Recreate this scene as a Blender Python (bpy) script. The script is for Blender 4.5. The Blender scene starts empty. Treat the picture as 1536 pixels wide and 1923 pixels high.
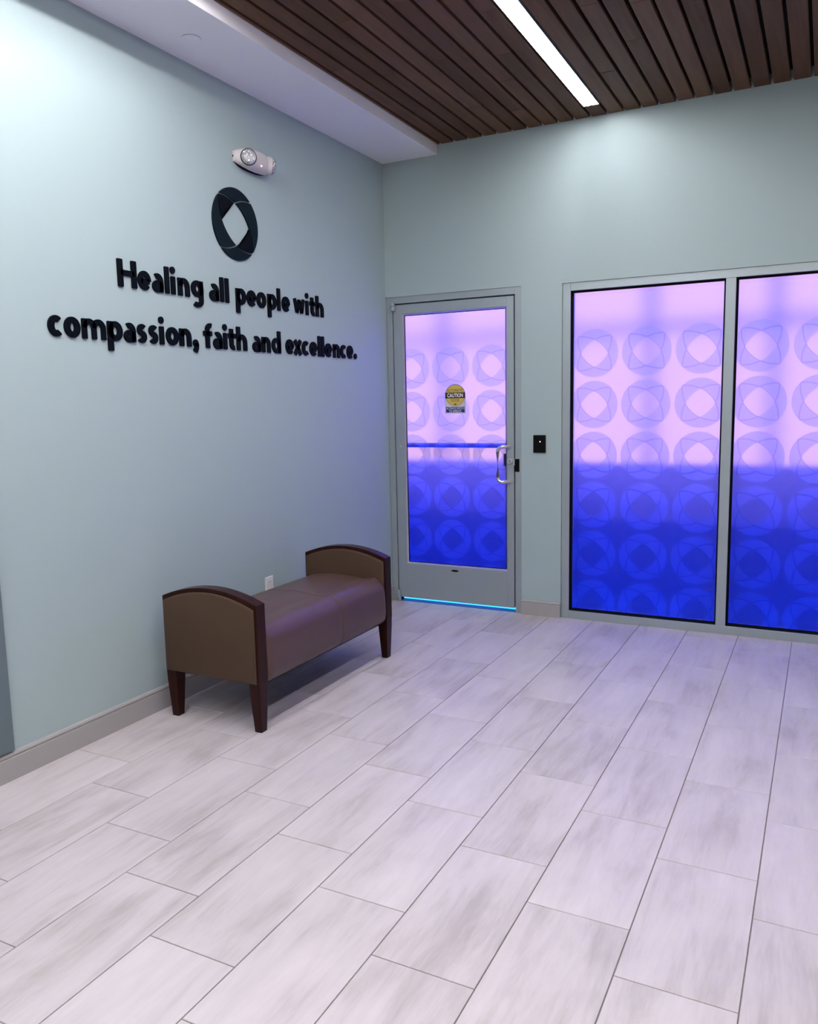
import bpy, math, random
from mathutils import Matrix, Vector
random.seed(7)
S = bpy.context.scene
COL = S.collection
R = math.radians

# ------------------------------------------------------------------ camera
CAM = Vector((2.916, -5.362, 1.4995)); F_PX = 1516.5
yaw, pit, rol = R(27.282), R(7.643), R(-1.1545)
fwd = Vector((-math.sin(yaw)*math.cos(pit), math.cos(yaw)*math.cos(pit), -math.sin(pit)))
r0 = Vector((math.cos(yaw), math.sin(yaw), 0)); u0 = r0.cross(fwd)
rt = math.cos(rol)*r0 + math.sin(rol)*u0
up = -math.sin(rol)*r0 + math.cos(rol)*u0
cd = bpy.data.cameras.new('camera'); cam = bpy.data.objects.new('camera', cd); COL.objects.link(cam)
cd.sensor_fit = 'VERTICAL'; cd.sensor_height = 36.0; cd.sensor_width = 36.0*1536/1923
cd.lens = 36.0*F_PX/1923; cd.clip_start = 0.05
M4 = Matrix(((rt.x, up.x, -fwd.x, CAM.x), (rt.y, up.y, -fwd.y, CAM.y), (rt.z, up.z, -fwd.z, CAM.z), (0, 0, 0, 1)))
cam.matrix_world = M4
S.camera = cam

# ------------------------------------------------------------------ sky, exposure
W = bpy.data.worlds.new('dusk_sky'); S.world = W; W.use_nodes = True
bg = W.node_tree.nodes['Background']
bg.inputs[0].default_value = (1.0, 0.60, 1.0, 1); bg.inputs[1].default_value = 1.32   # even pink-lilac dusk
S.view_settings.view_transform = 'Standard'; S.view_settings.look = 'None'
S.view_settings.exposure = 0.0; S.view_settings.gamma = 1.0; S.view_settings.use_curve_mapping = False
LED_WHITE = (1.0, 0.955, 0.985); LED_POWER = 84.0        # ceiling strips
LED_POWER_2 = 140.0; LED_FILL_POWER = 125.0  # second strip, then an added fill strip on the right
LED_BLUE = (0.0, 0.05, 1.0);  BLUE_POWER = 5.0        # floor bars in the vestibule
BLUE_FILL_POWER = 250.0                                     # added blue fill bars under the canopy

# ------------------------------------------------------------------ helpers
def tag(o, label=None, cat=None, group=None, kind=None):
    if label: o['label'] = label
    if cat: o['category'] = cat
    if group: o['group'] = group
    if kind: o['kind'] = kind
    return o
def empty(name, loc=(0, 0, 0)):
    o = bpy.data.objects.new(name, None); o.empty_display_size = 0.1
    o.location = loc; COL.objects.link(o); return o
class MB:
    """collects shapes in world coordinates; build() links them as one mesh object"""
    def __init__(s): s.v = []; s.f = []
    def add(s, vs, fs):
        n = len(s.v); s.v += [tuple(v) for v in vs]; s.f += [tuple(i+n for i in f) for f in fs]; return s
    def box(s, x0, x1, y0, y1, z0, z1):
        return s.add([(x0,y0,z0),(x1,y0,z0),(x1,y1,z0),(x0,y1,z0),(x0,y0,z1),(x1,y0,z1),(x1,y1,z1),(x0,y1,z1)],
                     [(0,3,2,1),(4,5,6,7),(0,1,5,4),(1,2,6,5),(2,3,7,6),(3,0,4,7)])
    def rings(s, rings, closed=True, caps=True):
        n = len(rings[0]); vs = [p for r in rings for p in r]; fs = []
        for k in range(len(rings)-1):
            for i in range(n if closed else n-1):
                j = (i+1) % n
                fs.append((k*n+i, k*n+j, (k+1)*n+j, (k+1)*n+i))
        if caps and closed:
            fs.append(tuple(reversed(range(n)))); fs.append(tuple((len(rings)-1)*n+i for i in range(n)))
        return s.add(vs, fs)
    def cyl(s, a, b, r, r2=None, n=24):
        return s.tube([a, b], [r, r if r2 is None else r2], n)
    def tube(s, pts, r, n=12):
        pts = [Vector(p) for p in pts]
        rs = r if isinstance(r, (list, tuple)) else [r]*len(pts)
        rings = []; ref = None
        for i, p in enumerate(pts):
            d = (pts[min(i+1, len(pts)-1)] - pts[max(i-1, 0)]).normalized()
            if ref is None:
                ref = Vector((0, 0, 1)) if abs(d.z) < .9 else Vector((1, 0, 0))
            a = d.cross(ref).normalized(); b = d.cross(a).normalized()
            rings.append([p + rs[i]*(math.cos(2*math.pi*k/n)*a + math.sin(2*math.pi*k/n)*b) for k in range(n)])
        return s.rings(rings)
    def build(s, name, mat, parent=None, loc=None, smooth=None, bevel=0, seg=2):
        me = bpy.data.meshes.new(name)
        base = Vector(loc) if loc is not None else (parent.matrix_basis.translation.copy() if parent else Vector((0,0,0)))
        if parent and parent.parent: base = base  # two levels deep share the thing's origin
        me.from_pydata([tuple(Vector(v)-base) for v in s.v], [], s.f); me.update()
        o = bpy.data.objects.new(name, me); COL.objects.link(o)
        if parent: o.parent = parent
        else: o.location = base
        if mat: me.materials.append(mat)
        import bmesh
        bm = bmesh.new(); bm.from_mesh(me); bmesh.ops.recalc_face_normals(bm, faces=bm.faces); bm.to_mesh(me); bm.free()
        if smooth is not None:
            for p in me.polygons: p.use_smooth = True
            me.set_sharp_from_angle(angle=R(smooth))
        if bevel:
            m = o.modifiers.new('bevel', 'BEVEL'); m.width = bevel; m.segments = seg; m.limit_method = 'ANGLE'; m.angle_limit = R(40)
            m.harden_normals = False
        return o
def child(mb, name, mat, root, base=None, **k):
    """a part: mesh relative to the thing's origin"""
    o = mb.build(name, mat, None, loc=base if base is not None else root_origin(root), **k)
    o.location = (0, 0, 0); o.parent = root
    return o
def root_origin(o):
    v = Vector(o.location)
    while o.parent: o = o.parent; v += Vector(o.location)
    return v

# ------------------------------------------------------------------ materials
def mat(name):
    m = bpy.data.materials.new(name); m.use_nodes = True
    nt = m.node_tree; b = nt.nodes['Principled BSDF']; return m, nt, b
def nd(nt, t, **k):
    n = nt.nodes.new(t)
    for a, v in k.items(): setattr(n, a, v)
    return n
def plain(name, col, rough=.5, metal=0, spec=None, bump=0, bscale=200, var=0, vscale=6):
    m, nt, b = mat(name)
    b.inputs['Base Color'].default_value = (*col, 1); b.inputs['Roughness'].default_value = rough; b.inputs['Metallic'].default_value = metal
    if spec is not None: b.inputs['Specular IOR Level'].default_value = spec
    tc = nd(nt, 'ShaderNodeTexCoord')
    if bump:
        n = nd(nt, 'ShaderNodeTexNoise'); n.inputs['Scale'].default_value = bscale; n.inputs['Detail'].default_value = 3
        nt.links.new(tc.outputs['Object'], n.inputs['Vector'])
        bp = nd(nt, 'ShaderNodeBump'); bp.inputs['Strength'].default_value = bump; bp.inputs['Distance'].default_value = .002
        nt.links.new(n.outputs['Fac'], bp.inputs['Height']); nt.links.new(bp.outputs[0], b.inputs['Normal'])
    if var:
        n = nd(nt, 'ShaderNodeTexNoise'); n.inputs['Scale'].default_value = vscale; n.inputs['Detail'].default_value = 4
        nt.links.new(tc.outputs['Object'], n.inputs['Vector'])
        mx = nd(nt, 'ShaderNodeMix', data_type='RGBA'); mx.inputs['A'].default_value = (*[c*(1-var) for c in col], 1); mx.inputs['B'].default_value = (*[min(1, c*(1+var)) for c in col], 1)
        nt.links.new(n.outputs['Fac'], mx.inputs['Factor']); nt.links.new(mx.outputs['Result'], b.inputs['Base Color'])
    return m
def emit(name, col, power):
    m, nt, b = mat(name); b.inputs['Base Color'].default_value = (*col, 1)
    b.inputs['Emission Color'].default_value = (*col, 1); b.inputs['Emission Strength'].default_value = power; return m

PAINT = plain('teal_grey_wall_paint', (.372, .465, .468), .55, spec=.15, bump=.06, bscale=260)
TAUPE = plain('dark_taupe_paint', (.14, .12, .11), .6, bump=.05)  # dark tone given to the unseen walls to cut bounced light
WHITE = plain('white_soffit_paint', (.84, .84, .86), .6, bump=.04, bscale=260)
BASEB = plain('warm_grey_baseboard', (.36, .35, .34), .45)
ALU = plain('satin_aluminium', (.345, .40, .415), .42, metal=.35, bump=.015, bscale=400)
ALU_L = plain('bright_aluminium', (.62, .63, .66), .3, metal=.6)
STEEL = plain('brushed_steel', (.60, .62, .65), .32, metal=.7)
BLACK = plain('black_plastic', (.003, .003, .0035), .4, spec=.1)
GASKET = plain('black_rubber', (.005, .005, .008), .6, spec=.1)
BACKING = plain('black_ceiling_backing', (.006, .005, .005), .9)
GROUT = plain('grey_grout', (.17, .16, .16), .9)
LEATHER = plain('brown_seat_leather', (.090, .052, .048), .36, spec=.35, bump=.10, bscale=420, var=.06)
PANELUP = plain('taupe_end_upholstery', (.070, .043, .028), .5, spec=.15, bump=.10, bscale=420, var=.08)
NAVY = plain('navy_black_acrylic', (.002, .0035, .007), .5, spec=.05)
NAVY_L = plain('blue_black_acrylic', (.003, .009, .015), .42, spec=.08)
PLASTIC = plain('offwhite_plastic', (.60, .57, .56), .4)
OUTW = plain('white_outlet_plastic', (.75, .75, .76), .35)
PANELG = plain('slate_grey_panel', (.13, .17, .185), .5, spec=.2)
STRIP = emit('white_led_diffuser', LED_WHITE, LED_POWER)
STRIP2 = emit('bright_white_led_diffuser', LED_WHITE, LED_POWER_2)
STRIP_FILL = emit('fill_led_diffuser_right', LED_WHITE, LED_FILL_POWER)  # for the added fill strip, out of view
BLUE_FILL = emit('blue_fill_diffuser', (.0, .04, 1.0), BLUE_FILL_POWER)  # for the added blue fill bars outside
BLUE = emit('blue_led_diffuser', LED_BLUE, BLUE_POWER)
CYAN = emit('sky_blue_led_diffuser', (.03, .36, 1.0), 3.0)
DOTW = emit('white_indicator', (1, .95, .95), 3.0)
DOTR = emit('pink_indicator', (1, .55, .5), 1.6)
MATBLUE = plain('mat_blue_as_light', (.003, .012, .26), .9, bump=.3, bscale=300)  # blue light put into the mat's own colour
BLUEWALL = plain('low_wall_blue_as_light', (.006, .02, .40), .6, spec=.1)  # blue light put into the low wall's own colour
LILAC = plain('board_violet_as_sky_glow', (.20, .16, .62), .6, spec=.1)  # violet stands in for scattered sky light behind the film
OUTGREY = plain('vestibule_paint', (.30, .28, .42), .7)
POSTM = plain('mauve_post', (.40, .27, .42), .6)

def wood_mat(name, dark, light, rough, sx, sy, sz, rnd=.5, coat=0, spec=.2):
    m, nt, b = mat(name)
    tc = nd(nt, 'ShaderNodeTexCoord'); oi = nd(nt, 'ShaderNodeObjectInfo')
    mp = nd(nt, 'ShaderNodeMapping'); mp.inputs['Scale'].default_value = (sx, sy, sz)
    of = nd(nt, 'ShaderNodeVectorMath', operation='SCALE'); of.inputs[0].default_value = (37, 53, 71)
    nt.links.new(oi.outputs['Random'], of.inputs['Scale'])
    ad = nd(nt, 'ShaderNodeVectorMath', operation='ADD')
    nt.links.new(tc.outputs['Object'], mp.inputs['Vector']); nt.links.new(mp.outputs[0], ad.inputs[0]); nt.links.new(of.outputs[0], ad.inputs[1])
    n = nd(nt, 'ShaderNodeTexNoise'); n.inputs['Scale'].default_value = 1; n.inputs['Detail'].default_value = 6; n.inputs['Roughness'].default_value = .6; n.inputs['Distortion'].default_value = .6
    nt.links.new(ad.outputs[0], n.inputs['Vector'])
    # factor = noise mixed with the piece's own tone
    mm = nd(nt, 'ShaderNodeMath', operation='MULTIPLY'); mm.inputs[1].default_value = rnd; nt.links.new(oi.outputs['Random'], mm.inputs[0])
    mr = nd(nt, 'ShaderNodeMapRange'); mr.inputs['From Min'].default_value = .3; mr.inputs['From Max'].default_value = .7; mr.inputs['To Max'].default_value = 1-rnd
    nt.links.new(n.outputs['Fac'], mr.inputs['Value'])
    sm = nd(nt, 'ShaderNodeMath', operation='ADD'); nt.links.new(mm.outputs[0], sm.inputs[0]); nt.links.new(mr.outputs[0], sm.inputs[1])
    mx = nd(nt, 'ShaderNodeMix', data_type='RGBA'); mx.inputs['A'].default_value = (*dark, 1); mx.inputs['B'].default_value = (*light, 1)
    nt.links.new(sm.outputs[0], mx.inputs['Factor']); nt.links.new(mx.outputs['Result'], b.inputs['Base Color'])
    b.inputs['Roughness'].default_value = rough; b.inputs['Specular IOR Level'].default_value = spec
    if coat: b.inputs['Coat Weight'].default_value = coat; b.inputs['Coat Roughness'].default_value = .2
    bp = nd(nt, 'ShaderNodeBump'); bp.inputs['Strength'].default_value = .12; bp.inputs['Distance'].default_value = .002
    nt.links.new(n.outputs['Fac'], bp.inputs['Height']); nt.links.new(bp.outputs[0], b.inputs['Normal'])
    return m
PLANK = wood_mat('walnut_stained_plank', (.062, .029, .015), (.17, .092, .052), .42, 26, 1.6, 26, .55, 0, .06)
CHERRY = wood_mat('dark_cherry_wood', (.011, .0032, .0024), (.034, .0085, .006), .3, 30, 30, 3, .2, 0, .14)

def tile_mat():
    m, nt, b = mat('pale_greige_porcelain')
    tc = nd(nt, 'ShaderNodeTexCoord'); oi = nd(nt, 'ShaderNodeObjectInfo')
    of = nd(nt, 'ShaderNodeVectorMath', operation='SCALE'); of.inputs[0].default_value = (31, 47, 83); nt.links.new(oi.outputs['Random'], of.inputs['Scale'])
    def streak(sx, sy, det, dist):
        mp = nd(nt, 'ShaderNodeMapping'); mp.inputs['Scale'].default_value = (sx, sy, 1)
        mp.inputs['Rotation'].default_value = (0, 0, R(4))
        ad = nd(nt, 'ShaderNodeVectorMath', operation='ADD')
        nt.links.new(tc.outputs['Object'], mp.inputs['Vector']); nt.links.new(mp.outputs[0], ad.inputs[0]); nt.links.new(of.outputs[0], ad.inputs[1])
        n = nd(nt, 'ShaderNodeTexNoise'); n.inputs['Scale'].default_value = 1; n.inputs['Detail'].default_value = det; n.inputs['Roughness'].default_value = .62; n.inputs['Distortion'].default_value = dist
        nt.links.new(ad.outputs[0], n.inputs['Vector']); return n
    a = streak(11, 1.7, 5, .5); c = streak(70, 9, 4, .3); d = streak(3.2, 2.2, 3, .2)
    def mul(x, k):
        q = nd(nt, 'ShaderNodeMath', operation='MULTIPLY'); nt.links.new(x, q.inputs[0]); q.inputs[1].default_value = k; return q.outputs[0]
    def add(x, y):
        q = nd(nt, 'ShaderNodeMath', operation='ADD'); nt.links.new(x, q.inputs[0]); nt.links.new(y, q.inputs[1]); return q.outputs[0]
    f = add(add(mul(a.outputs['Fac'], .55), mul(c.outputs['Fac'], .15)), add(mul(d.outputs['Fac'], .30), mul(oi.outputs['Random'], .06)))
    cr = nd(nt, 'ShaderNodeValToRGB'); e = cr.color_ramp.elements
    e[0].position = .38; e[0].color = (.395, .355, .35, 1); e[1].position = .68; e[1].color = (.60, .55, .565, 1)
    k = e.new(.52); k.color = (.525, .478, .488, 1)
    nt.links.new(f, cr.inputs['Fac']); nt.links.new(cr.outputs[0], b.inputs['Base Color'])
    b.inputs['Roughness'].default_value = .38; b.inputs['Specular IOR Level'].default_value = .4
    bp = nd(nt, 'ShaderNodeBump'); bp.inputs['Strength'].default_value = .06; bp.inputs['Distance'].default_value = .001
    nt.links.new(c.outputs['Fac'], bp.inputs['Height']); nt.links.new(bp.outputs[0], b.inputs['Normal'])
    return m
TILE = tile_mat()

def film_mat(name, cx, cz, sp, ztop):
    """frosted film with a printed repeat of the round emblem; the print only makes the frost denser"""
    m = bpy.data.materials.new(name); m.use_nodes = True; nt = m.node_tree; nt.nodes.clear(); L = nt.links
    out = nd(nt, 'ShaderNodeOutputMaterial'); tc = nd(nt, 'ShaderNodeTexCoord'); sx = nd(nt, 'ShaderNodeSeparateXYZ'); L.new(tc.outputs['Object'], sx.inputs[0])
    def m2(op, a, b=None, c=None):
        q = nd(nt, 'ShaderNodeMath', operation=op)
        for i, v in enumerate((a, b, c)):
            if v is None: continue
            if isinstance(v, (int, float)): q.inputs[i].default_value = v
            else: L.new(v, q.inputs[i])
        return q.outputs[0]
    RR = .465; h = .467; rho = (1+h*h)/(2*h)
    def cell(v, c):
        u = m2('MULTIPLY', m2('SUBTRACT', v, c), 1/sp); return m2('MULTIPLY', m2('SUBTRACT', u, m2('ROUND', u)), 1/RR)
    a = cell(sx.outputs['X'], cx); b = cell(sx.outputs['Z'], cz)
    hyp = lambda p, q: m2('SQRT', m2('ADD', m2('MULTIPLY', p, p), m2('MULTIPLY', q, q)))
    rad = hyp(a, b)
    t = m2('MULTIPLY', m2('ADD', a, b), .70711); s = m2('MULTIPLY', m2('SUBTRACT', a, b), .70711)
    arcs = []
    for p, q in ((s, t), (t, s)):
        for sg in (1, -1):
            arcs.append(m2('SUBTRACT', hyp(p, m2('ADD', q, sg*(rho-h))), rho))
    inside = m2('LESS_THAN', rad, 1.0)
    dia = m2('LESS_THAN', m2('MAXIMUM', m2('MAXIMUM', arcs[0], arcs[1]), m2('MAXIMUM', arcs[2], arcs[3])), 0.0)
    lens1 = m2('LESS_THAN', m2('MAXIMUM', arcs[0], arcs[1]), 0.0)
    line = m2('LESS_THAN', m2('MINIMUM', m2('ABSOLUTE', arcs[0]), m2('ABSOLUTE', arcs[1])), .026)
    line2 = m2('MULTIPLY', m2('LESS_THAN', m2('MINIMUM', m2('ABSOLUTE', arcs[2]), m2('ABSOLUTE', arcs[3])), .026), m2('SUBTRACT', 1, lens1))
    ln = m2('MAXIMUM', line, line2)
    petal = m2('MULTIPLY', inside, m2('SUBTRACT', 1, dia))
    below = m2('LESS_THAN', sx.outputs['Z'], ztop)
    petal = m2('MULTIPLY', petal, below); ln = m2('MULTIPLY', m2('MULTIPLY', ln, petal), .45)
    dens = m2('SUBTRACT', m2('ADD', m2('MULTIPLY', petal, FILM_PETAL-FILM_BASE), FILM_BASE), m2('MULTIPLY', ln, FILM_PETAL-FILM_BASE))
    rf = nd(nt, 'ShaderNodeBsdfRefraction'); rf.inputs['IOR'].default_value = 1.18; rf.inputs['Roughness'].default_value = .42; rf.inputs['Color'].default_value = (.97, .97, 1, 1)
    tr = nd(nt, 'ShaderNodeBsdfTranslucent'); tr.inputs['Color'].default_value = (.72, .84, 1.0, 1)
    mx = nd(nt, 'ShaderNodeMixShader'); L.new(dens, mx.inputs[0]); L.new(rf.outputs[0], mx.inputs[1]); L.new(tr.outputs[0], mx.inputs[2])
    ik = nd(nt, 'ShaderNodeMix', data_type='RGBA'); ik.inputs['A'].default_value = (.97, .97, 1, 1); ik.inputs['B'].default_value = (.60, .62, .85, 1); L.new(ln, ik.inputs['Factor']); L.new(ik.outputs['Result'], rf.inputs['Color'])
    it = nd(nt, 'ShaderNodeMix', data_type='RGBA'); it.inputs['A'].default_value = (.72, .84, 1, 1); it.inputs['B'].default_value = (.45, .52, .80, 1); L.new(ln, it.inputs['Factor']); L.new(it.outputs['Result'], tr.inputs['Color'])
    gl = nd(nt, 'ShaderNodeBsdfGlossy'); gl.inputs['Roughness'].default_value = .35
    m3 = nd(nt, 'ShaderNodeMixShader'); m3.inputs[0].default_value = .008; L.new(mx.outputs[0], m3.inputs[1]); L.new(gl.outputs[0], m3.inputs[2])
    L.new(m3.outputs[0], out.inputs['Surface']); return m
FILM_BASE, FILM_PETAL = .26, .47

# ------------------------------------------------------------------ dimensions
RX, RY = 4.6, -7.2           # room: x 0..RX, y RY..0
ZS, ZC = 3.21, 3.275         # soffit underside, wood ceiling underside
VX = 2.2; VY = 2.40           # outer side of the vestibule beyond the glass

# ------------------------------------------------------------------ floor with tiles
floor = tag(MB().box(-VX, RX+VX, RY-.1, VY+.1, -.12, -.0035).build('floor', GROUT), kind='structure')
TW, TL, G = .3077, .6126, .0032
def tile_mesh(w, l):
    c = .0012; mb = MB(); rings = []
    for z, i in ((-.0035, 0), (-c, 0), (0, c)):
        x, y = w/2-i, l/2-i; rings.append([(-x,-y,z),(x,-y,z),(x,y,z),(-x,y,z)])
    mb.rings(rings); me = bpy.data.meshes.new('tile'); me.from_pydata(mb.v, [], mb.f); me.update(); me.materials.append(TILE); return me
cache = {}
for r in range(-4, 11):
    xa, xb = 1.2508+r*TW, 1.2508+(r+1)*TW
    xa = max(xa, .004) if r > -4 else .004; xb = min(xb, RX)
    if xb-xa < .02: continue
    y0 = -3.8114 - r*TL/3
    y0 -= math.ceil((y0-RY)/TL)*TL
    k = 0
    while y0+k*TL < 0:
        ya, yb = max(y0+k*TL, RY), min(y0+(k+1)*TL, 0.0); k += 1
        if yb-ya < .02: continue
        w, l = round(xb-xa-G, 4), round(yb-ya-G, 4)
        if (w, l) not in cache: cache[(w, l)] = tile_mesh(w, l)
        o = bpy.data.objects.new('tile', cache[(w, l)]); COL.objects.link(o); o.parent = floor
        o.location = ((xa+xb)/2, (ya+yb)/2, 0)

# ------------------------------------------------------------------ walls
WY = -.016                    # room face of the back wall; the metal frames sit a little behind it
DX0, DX1, DZ = 0.0, 1.045, 2.272
WX0, WX1, WZ = 1.330, 3.415, 2.266
tag(MB().box(-.12, 0, RY-.12, .12, -.0035, 3.5).build('wall_left', PAINT), kind='structure')
wb = MB().box(DX0, RX, WY, .12, DZ, 3.5).box(DX1, WX0, WY, .12, -.0035, DZ).box(WX0, WX1, WY, .12, WZ, DZ).box(WX1, RX, WY, .12, -.0035, DZ)
tag(wb.build('wall_back', PAINT), kind='structure')
tag(MB().box(RX, RX+.12, RY-.12, VY, -.0035, 3.5).build('wall_right', TAUPE), kind='structure')
tag(MB().box(0, RX, RY-.12, RY, -.0035, 3.5).build('wall_front', TAUPE), kind='structure')
def baseboard(name, pts_profile, a, b, axis):
    # profile (depth, height) swept along the wall
    rings = []
    for t in (a, b):
        rings.append([(d, t, z) if axis == 'y' else (t, WY-d, z) for d, z in pts_profile])
    return tag(MB().rings(rings).build(name, BASEB), kind='structure')
prof = [(0, 0), (.013, 0), (.013, .094), (.0105, .097), (.0105, .100), (.014, .103), (.014, .109), (.010, .116), (0, .118)]
baseboard('baseboard_left', prof, RY, -.016, 'y')
prof2 = [(0, 0), (.013, 0), (.013, .083), (.0105, .086), (.0105, .089), (.014, .092), (.014, .098), (.010, .104), (0, .106)]
baseboard('baseboard_back', prof2, DX1+.001, WX0-.001, 'x')

# ------------------------------------------------------------------ ceiling: soffit + planks
tag(MB().box(0, .437, RY, 0, ZS, 3.46).build('trim_1', WHITE), kind='structure')
ceil = tag(MB().box(.437, RX, RY, 0, 3.335, 3.5).build('ceiling', BACKING), kind='structure')
PS, PG = .1049, .0165
LIGHT_K = 0
k0 = math.floor((.437-1.511)/PS)
pm = {}
def plank(x0, x1, ya, yb):
    w, l = round(x1-x0, 4), round(yb-ya, 4)
    if (w, l) not in pm:
        c = .0025; rings = []
        for z, i in ((.022, 0), (c, 0), (0, c)): rings.append([(-w/2+i,-l/2+i,z),(w/2-i,-l/2+i,z),(w/2-i,l/2-i,z),(-w/2+i,l/2-i,z)])
        mb = MB().rings(rings); me = bpy.data.meshes.new('plank'); me.from_pydata(mb.v, [], mb.f); me.update(); me.materials.append(PLANK)
        import bmesh
        bm = bmesh.new(); bm.from_mesh(me); bmesh.ops.recalc_face_normals(bm, faces=bm.faces); bm.to_mesh(me); bm.free()
        pm[(w, l)] = me
    o = bpy.data.objects.new('plank', pm[(w, l)]); COL.objects.link(o); o.parent = ceil; o.location = ((x0+x1)/2, (ya+yb)/2, ZC)
rng = random.Random(3)
for k in range(k0, 60):
    xa, xb = 1.511+k*PS+PG/2, 1.511+(k+1)*PS-PG/2
    xa = max(xa, .438); xb = min(xb, RX-.001)
    if xb-xa < .012: continue
    cuts = sorted([-rng.uniform(.25, 2.2), -rng.uniform(2.6, 4.2), -rng.uniform(4.6, 6.4)])
    ys = [RY+.002] + cuts + [-.003]
    if k == LIGHT_K: ys = [-.205, -.003]           # the strip light fills the rest of this row
    if k == -8: ys = [-2.50, -1.25, -.003]      # a second strip starts out of view
    if k == 14: ys = [-2.40, -.003]  # row cut short for the added fill strip
    for a, b in zip(ys[:-1], ys[1:]):
        plank(xa, xb, round(a, 3)+.0008, round(b, 3)-.0008)

# ------------------------------------------------------------------ linear ceiling lights
def strip_light(x0, ya, yb, label, sm, off=.026, hw=.019):
    xc = x0+off; pr = .0075
    root = empty('linear_light', (xc, (ya+yb)/2, ZC)); tag(root, label, 'light', 'linear strip lights in the plank ceiling')
    h = MB()     # channel: back, two sides, far end
    h.box(x0-.004, x0+.094, ya, yb, ZC+.030, ZC+.034).box(x0-.004, x0-.001, ya, yb, ZC, ZC+.03).box(x0+.091, x0+.094, ya, yb, ZC, ZC+.03).box(x0-.001, x0+.091, yb-.003, yb, ZC+.002, ZC+.03).box(x0-.001, x0+.091, ya, ya+.003, ZC+.002, ZC+.03)
    child(h, 'housing', ALU, root)
    n = 12; ring = lambda y: [(xc-hw*math.cos(math.pi*i/n), y, ZC+.006-pr*math.sin(math.pi*i/n)) for i in range(n+1)] + [(xc+hw, y, ZC+.028), (xc-hw, y, ZC+.028)]
    child(MB().rings([ring(ya+.01), ring(yb-.014)]), 'diffuser', sm, root, smooth=50)
    ring2 = lambda y: [(xc-(hw+.001)*math.cos(math.pi*i/n), y, ZC+.006-(pr+.001)*math.sin(math.pi*i/n)) for i in range(n+1)] + [(xc+hw+.001, y, ZC+.029), (xc-hw-.001, y, ZC+.029)]
    child(MB().rings([ring2(yb-.014), ring2(yb-.009)]), 'end_cap', ALU, root)
strip_light(1.511+PG/2, RY+.05, -.206, 'bright white strip light set among the ceiling planks, ending near the back wall', STRIP)
strip_light(1.511-8*PS+PG/2, RY+.05, -2.505, 'white strip light beside the white soffit, beyond the top of the picture', STRIP2, .060, .010)
strip_light(1.511+14*PS+PG/2, RY+.05, -2.405, 'added white fill strip over the right side of the room, out of the picture', STRIP_FILL)  # added to brighten the lower left wall and the floor

# ------------------------------------------------------------------ soffit disc
root = empty('sprinkler_cover', (.205, -2.225, ZS)); tag(root, 'small round white cover plate on the white soffit', 'cover plate')
child(MB().cyl((.205, -2.225, ZS-.007), (.205, -2.225, ZS-.003), .040, .043, n=40), 'cover_disc', WHITE, root, smooth=40)
child(MB().cyl((.205, -2.225, ZS-.003), (.205, -2.225, ZS), .036, n=32), 'shadow_collar', BACKING, root)

# ------------------------------------------------------------------ door
door = empty('door_1', (.52, .02, 0)); tag(door, kind='structure')
fr = MB().box(.003, .048, -.010, .10, 0, DZ).box(.998, DX1-.001, -.010, .10, 0, DZ-.0005).box(.048, .998, -.010, .10, 2.224, DZ)
child(fr, 'door_frame', ALU, door, bevel=.002)
child(MB().box(.048, .062, .048, .062, 0, 2.224).box(.984, .998, .048, .062, 0, 2.224).box(.062, .984, .048, .062, 2.210, 2.224), 'door_stop', GASKET, door)  # stop made black so the gap round the leaf reads dark
LX0, LX1, LZ0, LZ1 = .053, .986, .030, 2.216
GX0, GX1, GZ0, GZ1 = .126, .934, .296, 2.148
for a, b in ((LX0, GX0), (GX1, LX1)): child(MB().box(a, b, .0, .045, LZ0, LZ1), 'stile', ALU, door, bevel=.002)
child(MB().box(GX0, GX1, .0, .045, GZ1, LZ1), 'top_rail', ALU, door, bevel=.001)
child(MB().box(GX0, GX1, .0, .045, LZ0, GZ0), 'bottom_rail', ALU, door, bevel=.001)
def bead(x0, x1, z0, z1, w, yf, yb):
    """mitred glazing bead sloping from the face to the glass"""
    vs = [(x0,yf,z0),(x1,yf,z0),(x1,yf,z1),(x0,yf,z1),(x0+w,yb,z0+w),(x1-w,yb,z0+w),(x1-w,yb,z1-w),(x0+w,yb,z1-w)]
    return MB().add(vs, [(0,1,5,4),(1,2,6,5),(2,3,7,6),(3,0,4,7)])
child(bead(GX0, GX1, GZ0, GZ1, .010, .001, .014), 'glazing_bead', ALU_L, door)
gk = lambda a0, a1, b0, b1, w, ya, yb: MB().box(a0, a0+w, ya, yb, b0, b1).box(a1-w, a1, ya, yb, b0, b1).box(a0+w, a1-w, ya, yb, b0, b0+w).box(a0+w, a1-w, ya, yb, b1-w, b1)
child(gk(GX0, GX1, GZ0, GZ1, .014, .014, .021), 'gasket', GASKET, door)
def pane(root, x0, x1, z0, z1, y, cx, cz, sp, ztop):
    o = MB().box(x0, x1, y, y+.006, z0, z1).build('pane', film_mat('frosted_emblem_film', cx, cz, sp, ztop), None, loc=(0, 0, 0))
    o.parent = root; o.location = -root_origin(root); return o
pane(door, GX0+.004, GX1-.004, GZ0+.004, GZ1-.004, .0215, .497, .812, .3135, 1.92)
# pivots
for z0, z1, nm in ((2.172, 2.207, 'top'), (2.210, 2.232, 'top')):
    child(MB().cyl((.060, -.018, z0), (.060, -.018, z1), .0165 if z0 < 2.2 else .0155, .0205 if z0 < 2.2 else .0165, n=20), 'pivot_hinge', ALU, door, smooth=40)
child(MB().cyl((.058, -.016, .006), (.058, -.016, .020), .017, n=20).cyl((.058, -.016, .024), (.058, -.016, .085), .017, .013, n=20), 'pivot_hinge', ALU, door, smooth=40)
child(MB().cyl((.096, -.004, 1.185), (.096, .001, 1.185), .007, n=16), 'screw', STEEL, door, smooth=40)
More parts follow.
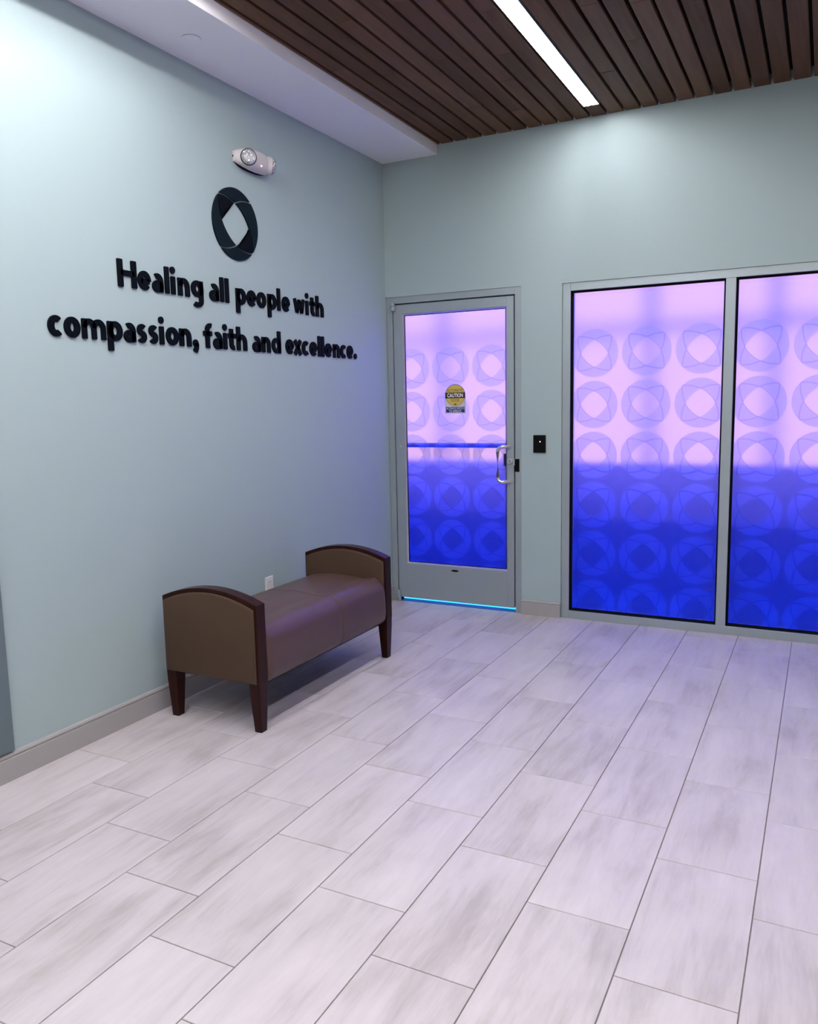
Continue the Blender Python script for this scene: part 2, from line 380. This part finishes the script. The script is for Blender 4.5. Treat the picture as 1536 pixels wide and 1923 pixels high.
# pull handle: D shape standing off the lock stile and reaching over the glass
hp = []
def arc3(c, a0, a1, r, n=7):
    return [(c[0]+r*math.cos(R(a0+(a1-a0)*i/n)), c[1]+r*math.sin(R(a0+(a1-a0)*i/n))) for i in range(n+1)]
pth = [(.957, 1.188)] + arc3((.918, 1.153), 90, 180, .035) + arc3((.918, .975), 180, 270, .035) + [(.957, .940)]
hp = []
for x, z in pth:
    f = min(1, max(0, (.957-x)/.039)); hp.append((x, -.003-.047*math.sin(f*math.pi/2)**.8, z))
handle = child(MB().tube(hp, .0122, n=16), 'pull_handle', STEEL, door, smooth=60)
for z in (1.188, .940): child(MB().cyl((.957, -.004, z), (.957, .001, z), .015, n=20), 'handle_rosette', STEEL, door, smooth=40)
lk = child(MB().cyl((.958, -.010, 1.085), (.958, .001, 1.085), .019, .021, n=28), 'lock_cylinder', STEEL, door, smooth=40)
child(MB().cyl((.958, -.0125, 1.085), (.958, -.010, 1.085), .011, n=20), 'key_plug', ALU, door, smooth=40)
child(MB().box(.9565, .9595, -.0135, -.0125, 1.079, 1.091), 'keyhole', BLACK, door)
child(MB().box(.991, 1.029, -.0135, .0, 1.012, 1.102), 'strike_plate', BLACK, door, bevel=.001)
child(MB().box(.986, .996, -.0145, -.004, 1.056, 1.100), 'strike_latch', STEEL, door, bevel=.002)
child(MB().tube([(.10, .062, 1.190), (.96, .062, 1.190)], .017, n=12), 'push_bar', GASKET, door, smooth=60)
child(MB().box(.898, .960, .030, .060, 1.050, 1.135), 'lock_case', GASKET, door)
o = MB(); n = 24
o.rings([[(.523+.030*math.cos(2*math.pi*i/n)*s, y, .266+.0075*math.sin(2*math.pi*i/n)*s) for i in range(n)] for s, y in ((1, .0), (1, -.001), (.85, -.002))])
child(o, 'maker_badge', BLACK, door)
# warning sticker on the glass
def text_mesh(txt, size, cx, cz, y, width=None, bold=0.0):
    cu = bpy.data.curves.new('t', 'FONT'); cu.body = txt; cu.size = size; cu.align_x = 'CENTER'; cu.align_y = 'CENTER'; cu.offset = bold; cu.resolution_u = 3
    ob = bpy.data.objects.new('t', cu); COL.objects.link(ob); bpy.context.view_layer.update()
    me = bpy.data.meshes.new_from_object(ob.evaluated_get(bpy.context.evaluated_depsgraph_get()))
    xs = [v.co.x for v in me.vertices]; ys = [v.co.y for v in me.vertices]
    sc = width/(max(xs)-min(xs)) if width else 1; sy = size*.72/(max(ys)-min(ys))
    mx, my = (max(xs)+min(xs))/2, (max(ys)+min(ys))/2
    mb = MB().add([(cx+(v.co.x-mx)*sc, y, cz+(v.co.y-my)*sy) for v in me.vertices], [tuple(p.vertices) for p in me.polygons])
    bpy.data.objects.remove(ob); bpy.data.curves.remove(cu); bpy.data.meshes.remove(me); return mb
SX, SZ0, SR = .533, 1.424, .079
SY = .0205
Y_W = plain('sticker_white', (.62, .62, .66), .5); Y_Y = plain('sticker_yellow', (.66, .48, .10), .5); Y_K = plain('sticker_black', (.006, .006, .006), .5)
Y_B = plain('sticker_navy', (.006, .02, .16), .5); Y_T = plain('sticker_white_print', (.85, .85, .88), .5); Y_O = plain('sticker_outline', (.10, .07, .08), .5)
zc = 1.552
stk = empty('warning_sticker', (SX, SY, SZ0)); tag(stk, 'round-topped yellow, black and blue caution sticker on the door glass', 'sticker')
def slab(outline, y0, y1): return MB().rings([[(x, y0, z) for x, z in outline], [(x, y1, z) for x, z in outline]])
def arch(r, z0, n=28, dz=0): return [(SX-r, z0), (SX+r, z0)] + [(SX+r*math.cos(math.pi*i/n), zc+r*math.sin(math.pi*i/n)) for i in range(n+1)]
child(slab(arch(SR, SZ0), SY-.0004, SY), 'sticker_outline', Y_O, stk)
child(slab(arch(SR-.002, SZ0+.002), SY-.0008, SY-.0004), 'sticker_backing', Y_W, stk)
circ = lambda r, n=40: [(SX+r*math.cos(2*math.pi*i/n), zc+r*math.sin(2*math.pi*i/n)) for i in range(n)]
child(slab(circ(SR-.002), SY-.0011, SY-.0008), 'disc_outline', Y_O, stk)
child(slab(circ(SR-.0045), SY-.0014, SY-.0011), 'yellow_disc', Y_Y, stk)
child(MB().box(SX-SR+.001, SX+SR-.001, SY-.0017, SY-.0011, zc-.021, zc+.020), 'black_band', Y_K, stk)
child(MB().box(SX-SR+.006, SX+SR-.006, SY-.0012, SY-.0008, SZ0+.006, SZ0+.046), 'navy_panel', Y_B, stk)
child(text_mesh('CAUTION', .040, SX, zc, SY-.0019, .124, .0012), 'lettering_caution', Y_T, stk)
child(text_mesh('AUTOMATIC', .030, SX, zc+.034, SY-.0017, .124), 'lettering_automatic', Y_K, stk)
child(text_mesh('DOOR', .030, SX, zc-.036, SY-.0017, .064), 'lettering_door', Y_K, stk)
child(text_mesh('ACTIVATE SWITCH', .023, SX, SZ0+.0355, SY-.0014, .138), 'lettering_activate', Y_T, stk)
child(text_mesh('TO OPERATE', .023, SX, SZ0+.0155, SY-.0014, .096), 'lettering_operate', Y_T, stk)
child(MB().box(SX-.009, SX+.009, SY-.0017, SY-.0014, zc-.067, zc-.060), 'maker_mark', Y_K, stk)
# blue LED bar at the threshold, shining under the leaf
lb = empty('threshold_light', (.52, .085, 0)); tag(lb, 'glowing sky-blue LED bar seen through the gap under the door', 'light')
child(MB().box(.055, .985, .074, .080, .001, .027), 'diffuser', CYAN, lb)
child(MB().box(.050, .990, .080, .096, .0, .028), 'housing', ALU, lb)

# ------------------------------------------------------------------ storefront window
win = empty('window_1', ((WX0+WX1)/2, .03, 0)); tag(win, kind='structure')
FW = .055; MX0, MX1 = 2.343, 2.402
y0, y1 = -.006, .10
def frame_part(n, *b): return child(MB().box(*b), n, ALU, win, bevel=.002)
frame_part('jamb', WX0+.001, WX0+FW, y0, y1, 0, WZ); frame_part('jamb', WX1-FW, WX1-.001, y0, y1, 0, WZ)
frame_part('head', WX0+FW, WX1-FW, y0, y1, WZ-.052, WZ); frame_part('sill', WX0+FW, WX1-FW, y0, y1, 0, .056)
frame_part('mullion', MX0, MX1, y0, y1, .056, WZ-.052)
for a, b, cx in ((WX0+FW, MX0, 1.872), (MX1, WX1-FW, 2.548)):
    child(gk(a, b, .056, WZ-.052, .012, .026, .034), 'gasket', GASKET, win)
    child(gk(a, b, .056, WZ-.052, .0015, -.002, .026), 'glazing_bead', GASKET, win)
    pane(win, a+.003, b-.003, .059, WZ-.055, .0345, cx, .795, .3365, 1.97)

# ------------------------------------------------------------------ card reader
cr = empty('card_reader', (1.18, WY, 1.208)); tag(cr, 'black card reader with white pinpoint light on the wall between door and window', 'card reader')
child(MB().box(1.136, 1.222, WY-.018, WY, 1.148, 1.268), 'reader_body', BLACK, cr, bevel=.004)
child(MB().cyl((1.186, WY-.0192, 1.224), (1.186, WY-.0175, 1.224), .0035, n=12), 'indicator_light', DOTW, cr)

# ------------------------------------------------------------------ vestibule beyond the glass
tag(MB().box(-VX, RX, .13, .515, -.0035, .004).build('added_mat', MATBLUE), 'added mat behind the frosted glass, its blue standing in for blue light', 'mat')  # added so the lower glass shows saturated blue
tag(MB().box(-VX, RX, .52, .62, -.0035, .640).build('wall_outer', BLUEWALL), kind='structure')  # unseen low wall set close to keep sky light off the lower film
tag(MB().box(-VX, RX, .52, .62, .640, 1.035).build('trim_4', LILAC), kind='structure')  # upper band of the low wall, sky glow put into its colour
tag(MB().box(-VX, 0, .0, .12, -.0035, 3.5).build('wall_facade', PAINT), kind='structure')
tag(MB().box(-VX, RX+.12, .12, VY+.3, 2.75, 2.9).build('ceiling_sky_shield', OUTGREY), kind='structure')  # unseen canopy added to shut sky light off the lower glass
for x0 in (-1.70, -.66, .38, 1.42, 2.46, 3.50):
    o = MB().box(x0, x0+.085, VY-.09, VY-.02, -.0035, 2.75).build('trim_2', POSTM); tag(o, kind='structure')
o = MB().box(-VX, RX, VY-.08, VY-.03, 2.10, 2.18).build('trim_3', POSTM); tag(o, kind='structure')
for a, b, lab in ((.06, 1.2, 'blue LED floor bar behind the frosted door'), (1.32, 2.33, 'blue LED floor bar behind the left window pane'), (2.42, 3.42, 'blue LED floor bar behind the right window pane')):
    q = empty('floor_light', ((a+b)/2, .15, .004)); tag(q, lab, 'light', 'blue floor bars behind the glass')
    child(MB().box(a, b, .135, .165, .004, .016), 'housing', ALU, q)
    child(MB().add([(a,.138,.016),(b,.138,.016),(b,.165,.016),(a,.165,.016),(a,.150,.030),(b,.150,.030)], [(0,3,2,1),(2,3,4,5),(0,1,5,4),(0,4,3),(1,2,5)]), 'diffuser', BLUE, q)

for a, b, lab in ((-2.0, .5, 'added blue fill bar under the canopy, leftmost'), (.6, 2.3, 'added blue fill bar under the canopy, beyond the left window pane'), (2.4, 4.4, 'added blue fill bar under the canopy, beyond the right window pane')):  # added bars that wash the back of the film with blue
    q = empty('blue_fill_light', ((a+b)/2, 1.05, 2.75)); tag(q, lab, 'light', 'added blue fill bars under the canopy')
    child(MB().box(a, b, 1.02, 1.08, 2.735, 2.75), 'housing', ALU, q)
    child(MB().box(a+.01, b-.01, 1.025, 1.075, 2.722, 2.735), 'diffuser', BLUE_FILL, q)

# ------------------------------------------------------------------ bench
bx0, bx1 = .100, .664
bench = empty('bench', ((bx0+bx1)/2, -1.885, 0)); tag(bench, 'brown leather bench with arched dark wood ends, against the left wall', 'bench')
NA = 18
def arch_outline(x0, x1, zb, zs, zp):
    pts = [(x0, zb), (x1, zb)]
    for i in range(NA+1):
        t = 1-2*i/NA; pts.append(((x0+x1)/2+(x1-x0)/2*t, zs+(zp-zs)*(1-t*t)))
    return pts
def slabxz(outline, ya, yb): return MB().rings([[(x, ya, z) for x, z in outline], [(x, yb, z) for x, z in outline]])
for ya, yb in ((-2.522, -2.456), (-1.308, -1.242)):
    child(slabxz(arch_outline(bx0, bx1, .240, .606, .664), ya, yb), 'end_frame', CHERRY, bench, bevel=.003)
    for yf, s in ((ya, -1), (yb, 1)):
        rings = []
        for ins, dy in ((0, .001), (0, .006), (.004, .009), (.012, .0115)):
            ol = arch_outline(bx0+.010+ins, bx1-.012-ins, .238+ins, .586-ins, .645-ins)
            rings.append([(x, yf+s*dy, z) for x, z in ol])
        child(MB().rings(rings), 'end_panel', PANELUP, bench, smooth=50)
    for side in (0, 1):
        ym = (ya+yb)/2
        def sq(cx, w, dpt, z): return [(cx-w/2, ym-dpt/2, z), (cx+w/2, ym-dpt/2, z), (cx+w/2, ym+dpt/2, z), (cx-w/2, ym+dpt/2, z)]
        if side == 0: c_t, c_b = bx0+.031, bx0+.031
        else: c_t, c_b = bx1-.031, bx1-.028
        child(MB().rings([sq(c_b, .038, .042, 0), sq(c_t, .058, .062, .190), sq(c_t, .060, .064, .2405)]), 'leg', CHERRY, bench, bevel=.002)
# seat: rounded section swept between the two ends, pinched at the centre seam
sec = [(.125, .235), (.117, .26), (.115, .40), (.120, .44), (.138, .466)]
for i in range(1, 12):
    t = i/12; sec.append((.138+(.560-.138)*t, .466+.034*math.sin(math.pi*(.12+.74*t))**1.0 - .004))
for i in range(0, 10):
    a = R(72-72*i/9); sec.append((.567+.100*math.cos(a), .398+.098*math.sin(a)))
sec += [(.670, .34), (.670, .28), (.664, .245), (.650, .226), (.60, .222), (.40, .222), (.2, .225)]
cxs, czs = .39, .36
def seat_ring(y, ins):
    out = []
    for x, z in sec:
        dx, dz = x-cxs, z-czs; L = math.hypot(dx, dz); out.append((x-dx/L*ins, y, z-dz/L*ins))
    return out
rings = []; SEAM = -1.805
def half(a, b, ra, rb):
    L = b-a; n = 22
    for i in range(n+1):
        t = i/n; tt = .5-.5*math.cos(math.pi*t); y = a+L*tt
        ea = max(0, 1-(y-a)/ra); eb = max(0, 1-(b-y)/rb)
        rings.append(seat_ring(y, .020*(1-math.sqrt(1-ea*ea)) + (.006*(1-math.sqrt(1-eb*eb)) if b == SEAM else .020*(1-math.sqrt(1-eb*eb))) if a != SEAM else .006*(1-math.sqrt(1-ea*ea)) + .020*(1-math.sqrt(1-eb*eb))))
half(-2.455, SEAM, .030, .012); half(SEAM, -1.309, .012, .030)
seat = child(MB().rings(rings), 'seat', LEATHER, bench, smooth=60)
sm = child(MB().tube([(p[0], SEAM+.003, p[2]) for p in seat_ring(0, .0035)[2:-4]], .0022, n=6), 'seam', LEATHER, seat, base=root_origin(bench), smooth=60)
child(MB().box(.14, .62, -2.456, -1.308, .205, .230), 'under_frame', BACKING, bench)

# ------------------------------------------------------------------ wall outlet
ot = empty('wall_outlet', (0, -1.550, .435)); tag(ot, 'white wall outlet on the left wall just above the bench seat', 'outlet')
child(MB().box(.0, .006, -1.588, -1.513, .378, .494), 'cover_plate', OUTW, ot, bevel=.002)
for z in (.462, .410):
    s = child(MB().box(.006, .0085, -1.567, -1.534, z-.014, z+.014), 'socket', OUTW, ot, bevel=.001)
    for y in (-1.559, -1.545): child(MB().box(.0085, .0090, y, y+.002, z-.003, z+.006), 'slot', BLACK, s, base=root_origin(ot))

# ------------------------------------------------------------------ grey panel at the left edge of the picture
wp = empty('wall_panel', (0, -3.75, .125)); tag(wp, 'slate-grey panel on the left wall, cut off by the left picture edge', 'panel')
child(MB().box(0, .018, -4.20, -3.306, .125, 1.25), 'panel_board', PANELG, wp, bevel=.003)
child(MB().box(.0, .006, -4.21, -3.296, .118, 1.26), 'panel_backing', PAINT, wp)

# ------------------------------------------------------------------ emergency light
ey, ez = -1.556, 2.846
em = empty('emergency_light', (0, ey, ez)); tag(em, 'off-white twin-lamp emergency light on the left wall above the round emblem', 'emergency light')
hp = [(.0, -.150), (.022, -.152), (.052, -.128), (.078, -.090), (.090, -.050), (.093, 0), (.090, .050), (.078, .090), (.052, .128), (.022, .152), (.0, .150)]
def em_ring(ph):
    c, sn = math.cos(R(ph)), math.sin(R(ph))
    return [(x*max(0, c)**.45, ey+y, ez+.056*max(.05, 1-(y/.168)**2)**.42*sn) for x, y in hp]
body = MB().rings([em_ring(p) for p in (-86, -72, -55, -36, -14, 14, 36, 55, 72, 86)])
child(body, 'housing', PLASTIC, em, smooth=45)
bpl = [(.151*math.copysign(abs(math.cos(t))**.75, math.cos(t)), .054*math.copysign(abs(math.sin(t))**.8, math.sin(t))) for t in [2*math.pi*i/36 for i in range(36)]]
child(MB().rings([[(x, ey+p, ez+q) for p, q in bpl] for x in (0, .007)]), 'back_plate', GASKET, em)
LENS, nt, b = mat('clear_lamp_lens'); b.inputs['Base Color'].default_value = (.55, .55, .56, 1); b.inputs['Roughness'].default_value = .12; b.inputs['Metallic'].default_value = .5
tc = nd(nt, 'ShaderNodeTexCoord'); vo = nd(nt, 'ShaderNodeTexVoronoi'); vo.inputs['Scale'].default_value = 90
nt.links.new(tc.outputs['Object'], vo.inputs['Vector']); bp = nd(nt, 'ShaderNodeBump'); bp.inputs['Strength'].default_value = .9; bp.inputs['Distance'].default_value = .006
nt.links.new(vo.outputs['Distance'], bp.inputs['Height']); nt.links.new(bp.outputs[0], b.inputs['Normal'])
for s in (-1, 1):
    n_ = Vector((.74, s*.66, -.10)).normalized(); c = Vector((.066, ey+s*.098, ez-.004))
    head = child(MB().cyl(c-n_*.020, c+n_*.010, .050, .046, n=32), 'lamp_head', PLASTIC, em, smooth=40)
    child(MB().cyl(c+n_*.008, c+n_*.012, .0445, n=32), 'lamp_ring', GASKET, head, base=root_origin(em), smooth=40)
    # domed lens
    a = n_.cross(Vector((0, 0, 1))).normalized(); b2 = n_.cross(a); rg = []
    for rr, hh in ((.0405, .011), (.0405, .018), (.037, .024), (.028, .029), (.014, .032)):
        rg.append([c+n_*hh+rr*(math.cos(2*math.pi*i/28)*a+math.sin(2*math.pi*i/28)*b2) for i in range(28)])
    child(MB().rings(rg), 'lamp_lens', LENS, head, base=root_origin(em), smooth=50)
child(MB().cyl((.089, ey-.016, ez-.034), (.0935, ey-.016, ez-.034), .0045, n=12), 'indicator_light', DOTR, em)

# ------------------------------------------------------------------ round emblem on the left wall
ec, er = (-1.712, 2.487), .194
eb = empty('wall_emblem', (0, ec[0], ec[1])); tag(eb, 'round navy-black emblem of interlocked pieces above the lettering on the left wall', 'emblem')
h = .467; rho = (1+h*h)/(2*h)
def lens_pt(kind, sgn, s):
    t = sgn*(math.sqrt(rho*rho-s*s)-(rho-h))
    if kind == 1: return ((s+t)*.70711, (t-s)*.70711)      # tips upper left / lower right
    return ((s-t)*.70711, (s+t)*.70711)   # tips lower left / upper right
# along-diagonal coordinate of the diamond corners
sd = .403
for _ in range(30): sd = math.sqrt(rho*rho-sd*sd)-(rho-h)
A1u = lambda a, b, n=14: [lens_pt(1, 1, a+(b-a)*i/n) for i in range(n+1)]
A1l = lambda a, b, n=14: [lens_pt(1, -1, a+(b-a)*i/n) for i in range(n+1)]
A2u = lambda a, b, n=14: [lens_pt(2, 1, a+(b-a)*i/n) for i in range(n+1)]
A2l = lambda a, b, n=14: [lens_pt(2, -1, a+(b-a)*i/n) for i in range(n+1)]
CA = lambda a, b, n=18: [(math.cos(R(a+(b-a)*i/n)), math.sin(R(a+(b-a)*i/n))) for i in range(n+1)]
pieces = [
 (CA(135, 45) + A2u(1, sd)[1:] + A1u(-sd, -1)[1:-1], NAVY_L),
 (CA(45, -45) + A1u(1, -sd)[1:] + A2u(sd, 1)[1:-1], NAVY_L),
 (A1u(sd, 1) + A1l(1, sd)[1:] + A2l(-sd, sd)[1:-1], NAVY),
 (CA(-45, -135) + A2l(-1, -sd)[1:] + A1l(sd, 1)[1:-1], NAVY_L),
 (CA(225, 135) + A1l(-1, sd)[1:] + A2l(-sd, -1)[1:-1], NAVY_L),
 (A1u(-1, -sd) + A2u(sd, -sd)[1:] + A1l(-sd, -1)[1:-1], NAVY)]
def inset_poly(P, d):
    n = len(P); ar = sum(P[i][0]*P[(i+1) % n][1]-P[(i+1) % n][0]*P[i][1] for i in range(n)); sg = 1 if ar > 0 else -1
    out = []
    for i in range(n):
        p0, p1, p2 = Vector(P[i-1]), Vector(P[i]), Vector(P[(i+1) % n])
        e1, e2 = (p1-p0).normalized(), (p2-p1).normalized()
        n1, n2 = Vector((-e1.y, e1.x))*sg, Vector((-e2.y, e2.x))*sg
        b = n1+n2; L = b.length
        if L < .5: b = b.normalized()*2 if L > 1e-6 else n1
        else: b = b*(2/(L*L))
        out.append(tuple(p1+b*d))
    return out
for P, m_ in pieces:
    Q = [(x*er, z*er) for x, z in P]; Q = inset_poly(Q, .0034)
    Q2 = inset_poly(Q, .0012)
    th = .010 if m_ is NAVY_L else .008
    rg = [[(x, ec[0]+a, ec[1]+b_) for a, b_ in q] for x, q in ((.0, Q), (th-.0012, Q), (th, Q2))]
    child(MB().rings(rg), 'emblem_piece', m_, eb)

# ------------------------------------------------------------------ raised lettering on the left wall
HX0, HY = .0160, .0130            # half stroke: upright, level
XH, ASC, CAP, DSC = .0895, .129, .1245, -.045
def ell(cx, cz, rx, rz, a0, a1, n=20): return [(cx+rx*math.cos(R(a0+(a1-a0)*i/n)), cz+rz*math.sin(R(a0+(a1-a0)*i/n))) for i in range(n+1)]
def glyph(ch, w):
    """stroke centre lines, closed loops and dots of one letter of outer width w"""
    global HX
    HX = {'m': .0136, 'w': .0132, 'a': .0148, 'e': .0150, 'l': .0148, 'i': .0150}.get(ch, HX0)
    l, r_ = HX, w-HX; c = w/2; rx = (w-2*HX)/2; rz = XH/2-HY; mz = XH/2
    st, lp, dt = [], [], []
    def arch(xa, xb, base=.048): return [(xa, base)] + ell((xa+xb)/2, base, (xb-xa)/2, XH-HY-base, 180, 0, 16)[1:] + [(xb, 0)]
    if ch == 'H': st = [[(l, 0), (l, CAP)], [(r_, 0), (r_, CAP)], [(l, CAP*.515), (r_, CAP*.515)]]
    elif ch == 'l': st = [[(c, 0), (c, ASC)]]
    elif ch == 'i': st = [[(c, 0), (c, XH-.002)]]; dt = [(c, .1175, .0172)]
    elif ch == 'n': st = [[(l, 0), (l, XH-.002)], arch(l, r_)]
    elif ch == 'h': st = [[(l, 0), (l, ASC)], arch(l, r_)]
    elif ch == 'm': st = [[(l, 0), (l, XH-.002)], arch(l, c), arch(c, r_)]
    elif ch == 'o': lp = [ell(c, mz, rx, rz, 0, 360, 32)]
    elif ch == 'c': st = [ell(c+.002, mz, rx+.001, rz, 48, 312, 26)]
    elif ch == 'e': st = [[(r_, mz-.004)] + ell(c, mz, rx, rz, 0, 318, 30), [(l, mz-.004), (r_+.004, mz-.004)]]
    elif ch == 'a': st = [[(r_, 0), (r_, .050)] + ell(c-.001, .052, r_-c+.001, XH-HY-.052, 0, 125, 14)]; lp = [ell(c-.001, .027, r_-c, .0165, 0, 360, 24)]
    elif ch == 'p': st = [[(l, DSC), (l, XH-.002)]]; lp = [ell(c, mz, rx, rz, 0, 360, 32)]
    elif ch == 'd': st = [[(r_, 0), (r_, ASC)]]; lp = [ell(c, mz, rx, rz, 0, 360, 32)]
    elif ch == 'g': st = [[(r_, XH-.002), (r_, -.012)] + ell(c, -.012, rx, .0215, 0, -140, 16)]; lp = [ell(c, mz+.003, rx, rz-.003, 0, 360, 32)]
    elif ch == 't': st = [[(w*.42, .113), (w*.42, .030)] + ell(w*.42+.020, .030, .020, .018, 180, 285, 10), [(0, XH-.014), (w, XH-.014)]]
    elif ch == 'f': st = [[(w*.42, 0), (w*.42, .092)] + ell(w*.42+.023, .092, .023, .025, 180, 68, 10), [(0, XH-.014), (w*.90, XH-.014)]]
    elif ch == 'w': st = [[(.013, XH), (w*.29, .006)], [(w*.29, .006), (w*.5, XH-.006)], [(w*.5, XH-.006), (w*.71, .006)], [(w*.71, .006), (w-.013, XH)]]
    elif ch == 'x': st = [[(.015, XH-.001), (w-.014, .001)], [(w-.015, XH-.001), (.014, .001)]]
    elif ch == 's': st = [ell(c+.001, XH-HY-.0155, rx-.001, .0155, 38, 235, 14) + ell(c-.001, HY+.0165, rx-.001, .0165, 55, -148, 14)]
    elif ch == '.': dt = [(c, .0195, .0195)]
    elif ch == ',': dt = [(c, .020, .0195)]; st = [[(c+.006, .020), (c+.004, -.004), (c-.006, -.024)]]
    return st, lp, dt
D0, D1 = .001, .0095
def stroke(mb, pts, closed, Y, Z):
    n = len(pts); L_, R_ = [], []
    ext = []
    for i in range(n):
        if closed: a, b = pts[i-1], pts[(i+1) % n]
        else: a, b = pts[max(i-1, 0)], pts[min(i+1, n-1)]
        d = Vector((b[0]-a[0], b[1]-a[1])).normalized(); nn = Vector((-d.y, d.x)); o = Vector((nn.x*HX, nn.y*HY))
        ext.append((Vector(pts[i]), o, d))
    if not closed:      # softened ends
        p, o, d = ext[0]; e = [(p, o*.80, d), (p+d*.003, o, d)]
        q, o2, d2 = ext[-1]; f = [(q-d2*.003, o2, d2), (q, o2*.80, d2)]
        ext = e + ext[1:-1] + f
    rings = []
    for p, o, d in ext:
        a, b = p+o, p-o; a2, b2 = p+o*.92, p-o*.92
        rings.append([(D0, Y+a.x, Z+a.y), (D1-.0012, Y+a.x, Z+a.y), (D1, Y+a2.x, Z+a2.y), (D1, Y+b2.x, Z+b2.y), (D1-.0012, Y+b.x, Z+b.y), (D0, Y+b.x, Z+b.y)])
    if closed: rings.append(rings[0])
    mb.rings(rings, caps=not closed)
def letter_mesh(ch, w, Y, Z):
    st, lp, dt = glyph(ch, w); mb = MB()
    for s in st: stroke(mb, s, False, Y, Z)
    for s in lp: stroke(mb, s[:-1], True, Y, Z)
    for cy, cz, rr in dt:
        c = lambda r, x: [(x, Y+cy+r*math.cos(2*math.pi*i/24), Z+cz+r*math.sin(2*math.pi*i/24)) for i in range(24)]
        mb.rings([c(rr, D0), c(rr, D1-.0012), c(rr-.0012, D1)])
    return mb
LINE1 = [('H', -2.581, -2.462), ('e', -2.458, -2.372), ('a', -2.366, -2.290), ('l', -2.284, -2.246), ('i', -2.242, -2.205), ('n', -2.192, -2.105), ('g', -2.096, -2.004), ('a', -1.958, -1.880), ('l', -1.875, -1.836), ('l', -1.834, -1.794), ('p', -1.742, -1.651), ('e', -1.647, -1.560), ('o', -1.558, -1.468), ('p', -1.457, -1.367), ('l', -1.365, -1.328), ('e', -1.318, -1.234), ('w', -1.199, -1.075), ('i', -1.071, -1.032), ('t', -1.023, -.957), ('h', -.955, -.863)]
LINE2 = [('c', -2.982, -2.899), ('o', -2.899, -2.810), ('m', -2.805, -2.669), ('p', -2.663, -2.570), ('a', -2.566, -2.490), ('s', -2.485, -2.418), ('s', -2.411, -2.344), ('i', -2.343, -2.301), ('o', -2.295, -2.203), ('n', -2.201, -2.112), (',', -2.104, -2.060), ('f', -2.021, -1.945), ('a', -1.947, -1.872), ('i', -1.867, -1.829), ('t', -1.824, -1.758), ('h', -1.753, -1.661), ('a', -1.614, -1.537), ('n', -1.529, -1.443), ('d', -1.434, -1.342), ('e', -1.296, -1.208), ('x', -1.214, -1.121), ('c', -1.125, -1.040), ('e', -1.040, -.952), ('l', -.949, -.909), ('l', -.906, -.867), ('e', -.865, -.777), ('n', -.767, -.680), ('c', -.677, -.594), ('e', -.594, -.508), ('.', -.503, -.460)]
for line, Z, lab in ((LINE1, 2.060, 'upper line of raised black letters reading Healing all people with'), (LINE2, 1.8105, 'lower line of raised black letters reading compassion, faith and excellence.')):
    root = empty('wall_lettering', (0, (line[0][1]+line[-1][2])/2, Z)); tag(root, lab, 'lettering')
    for ch, a, b in line:
        a += .0035
        child(letter_mesh(ch, b-a, a, Z), 'letter', NAVY, root)
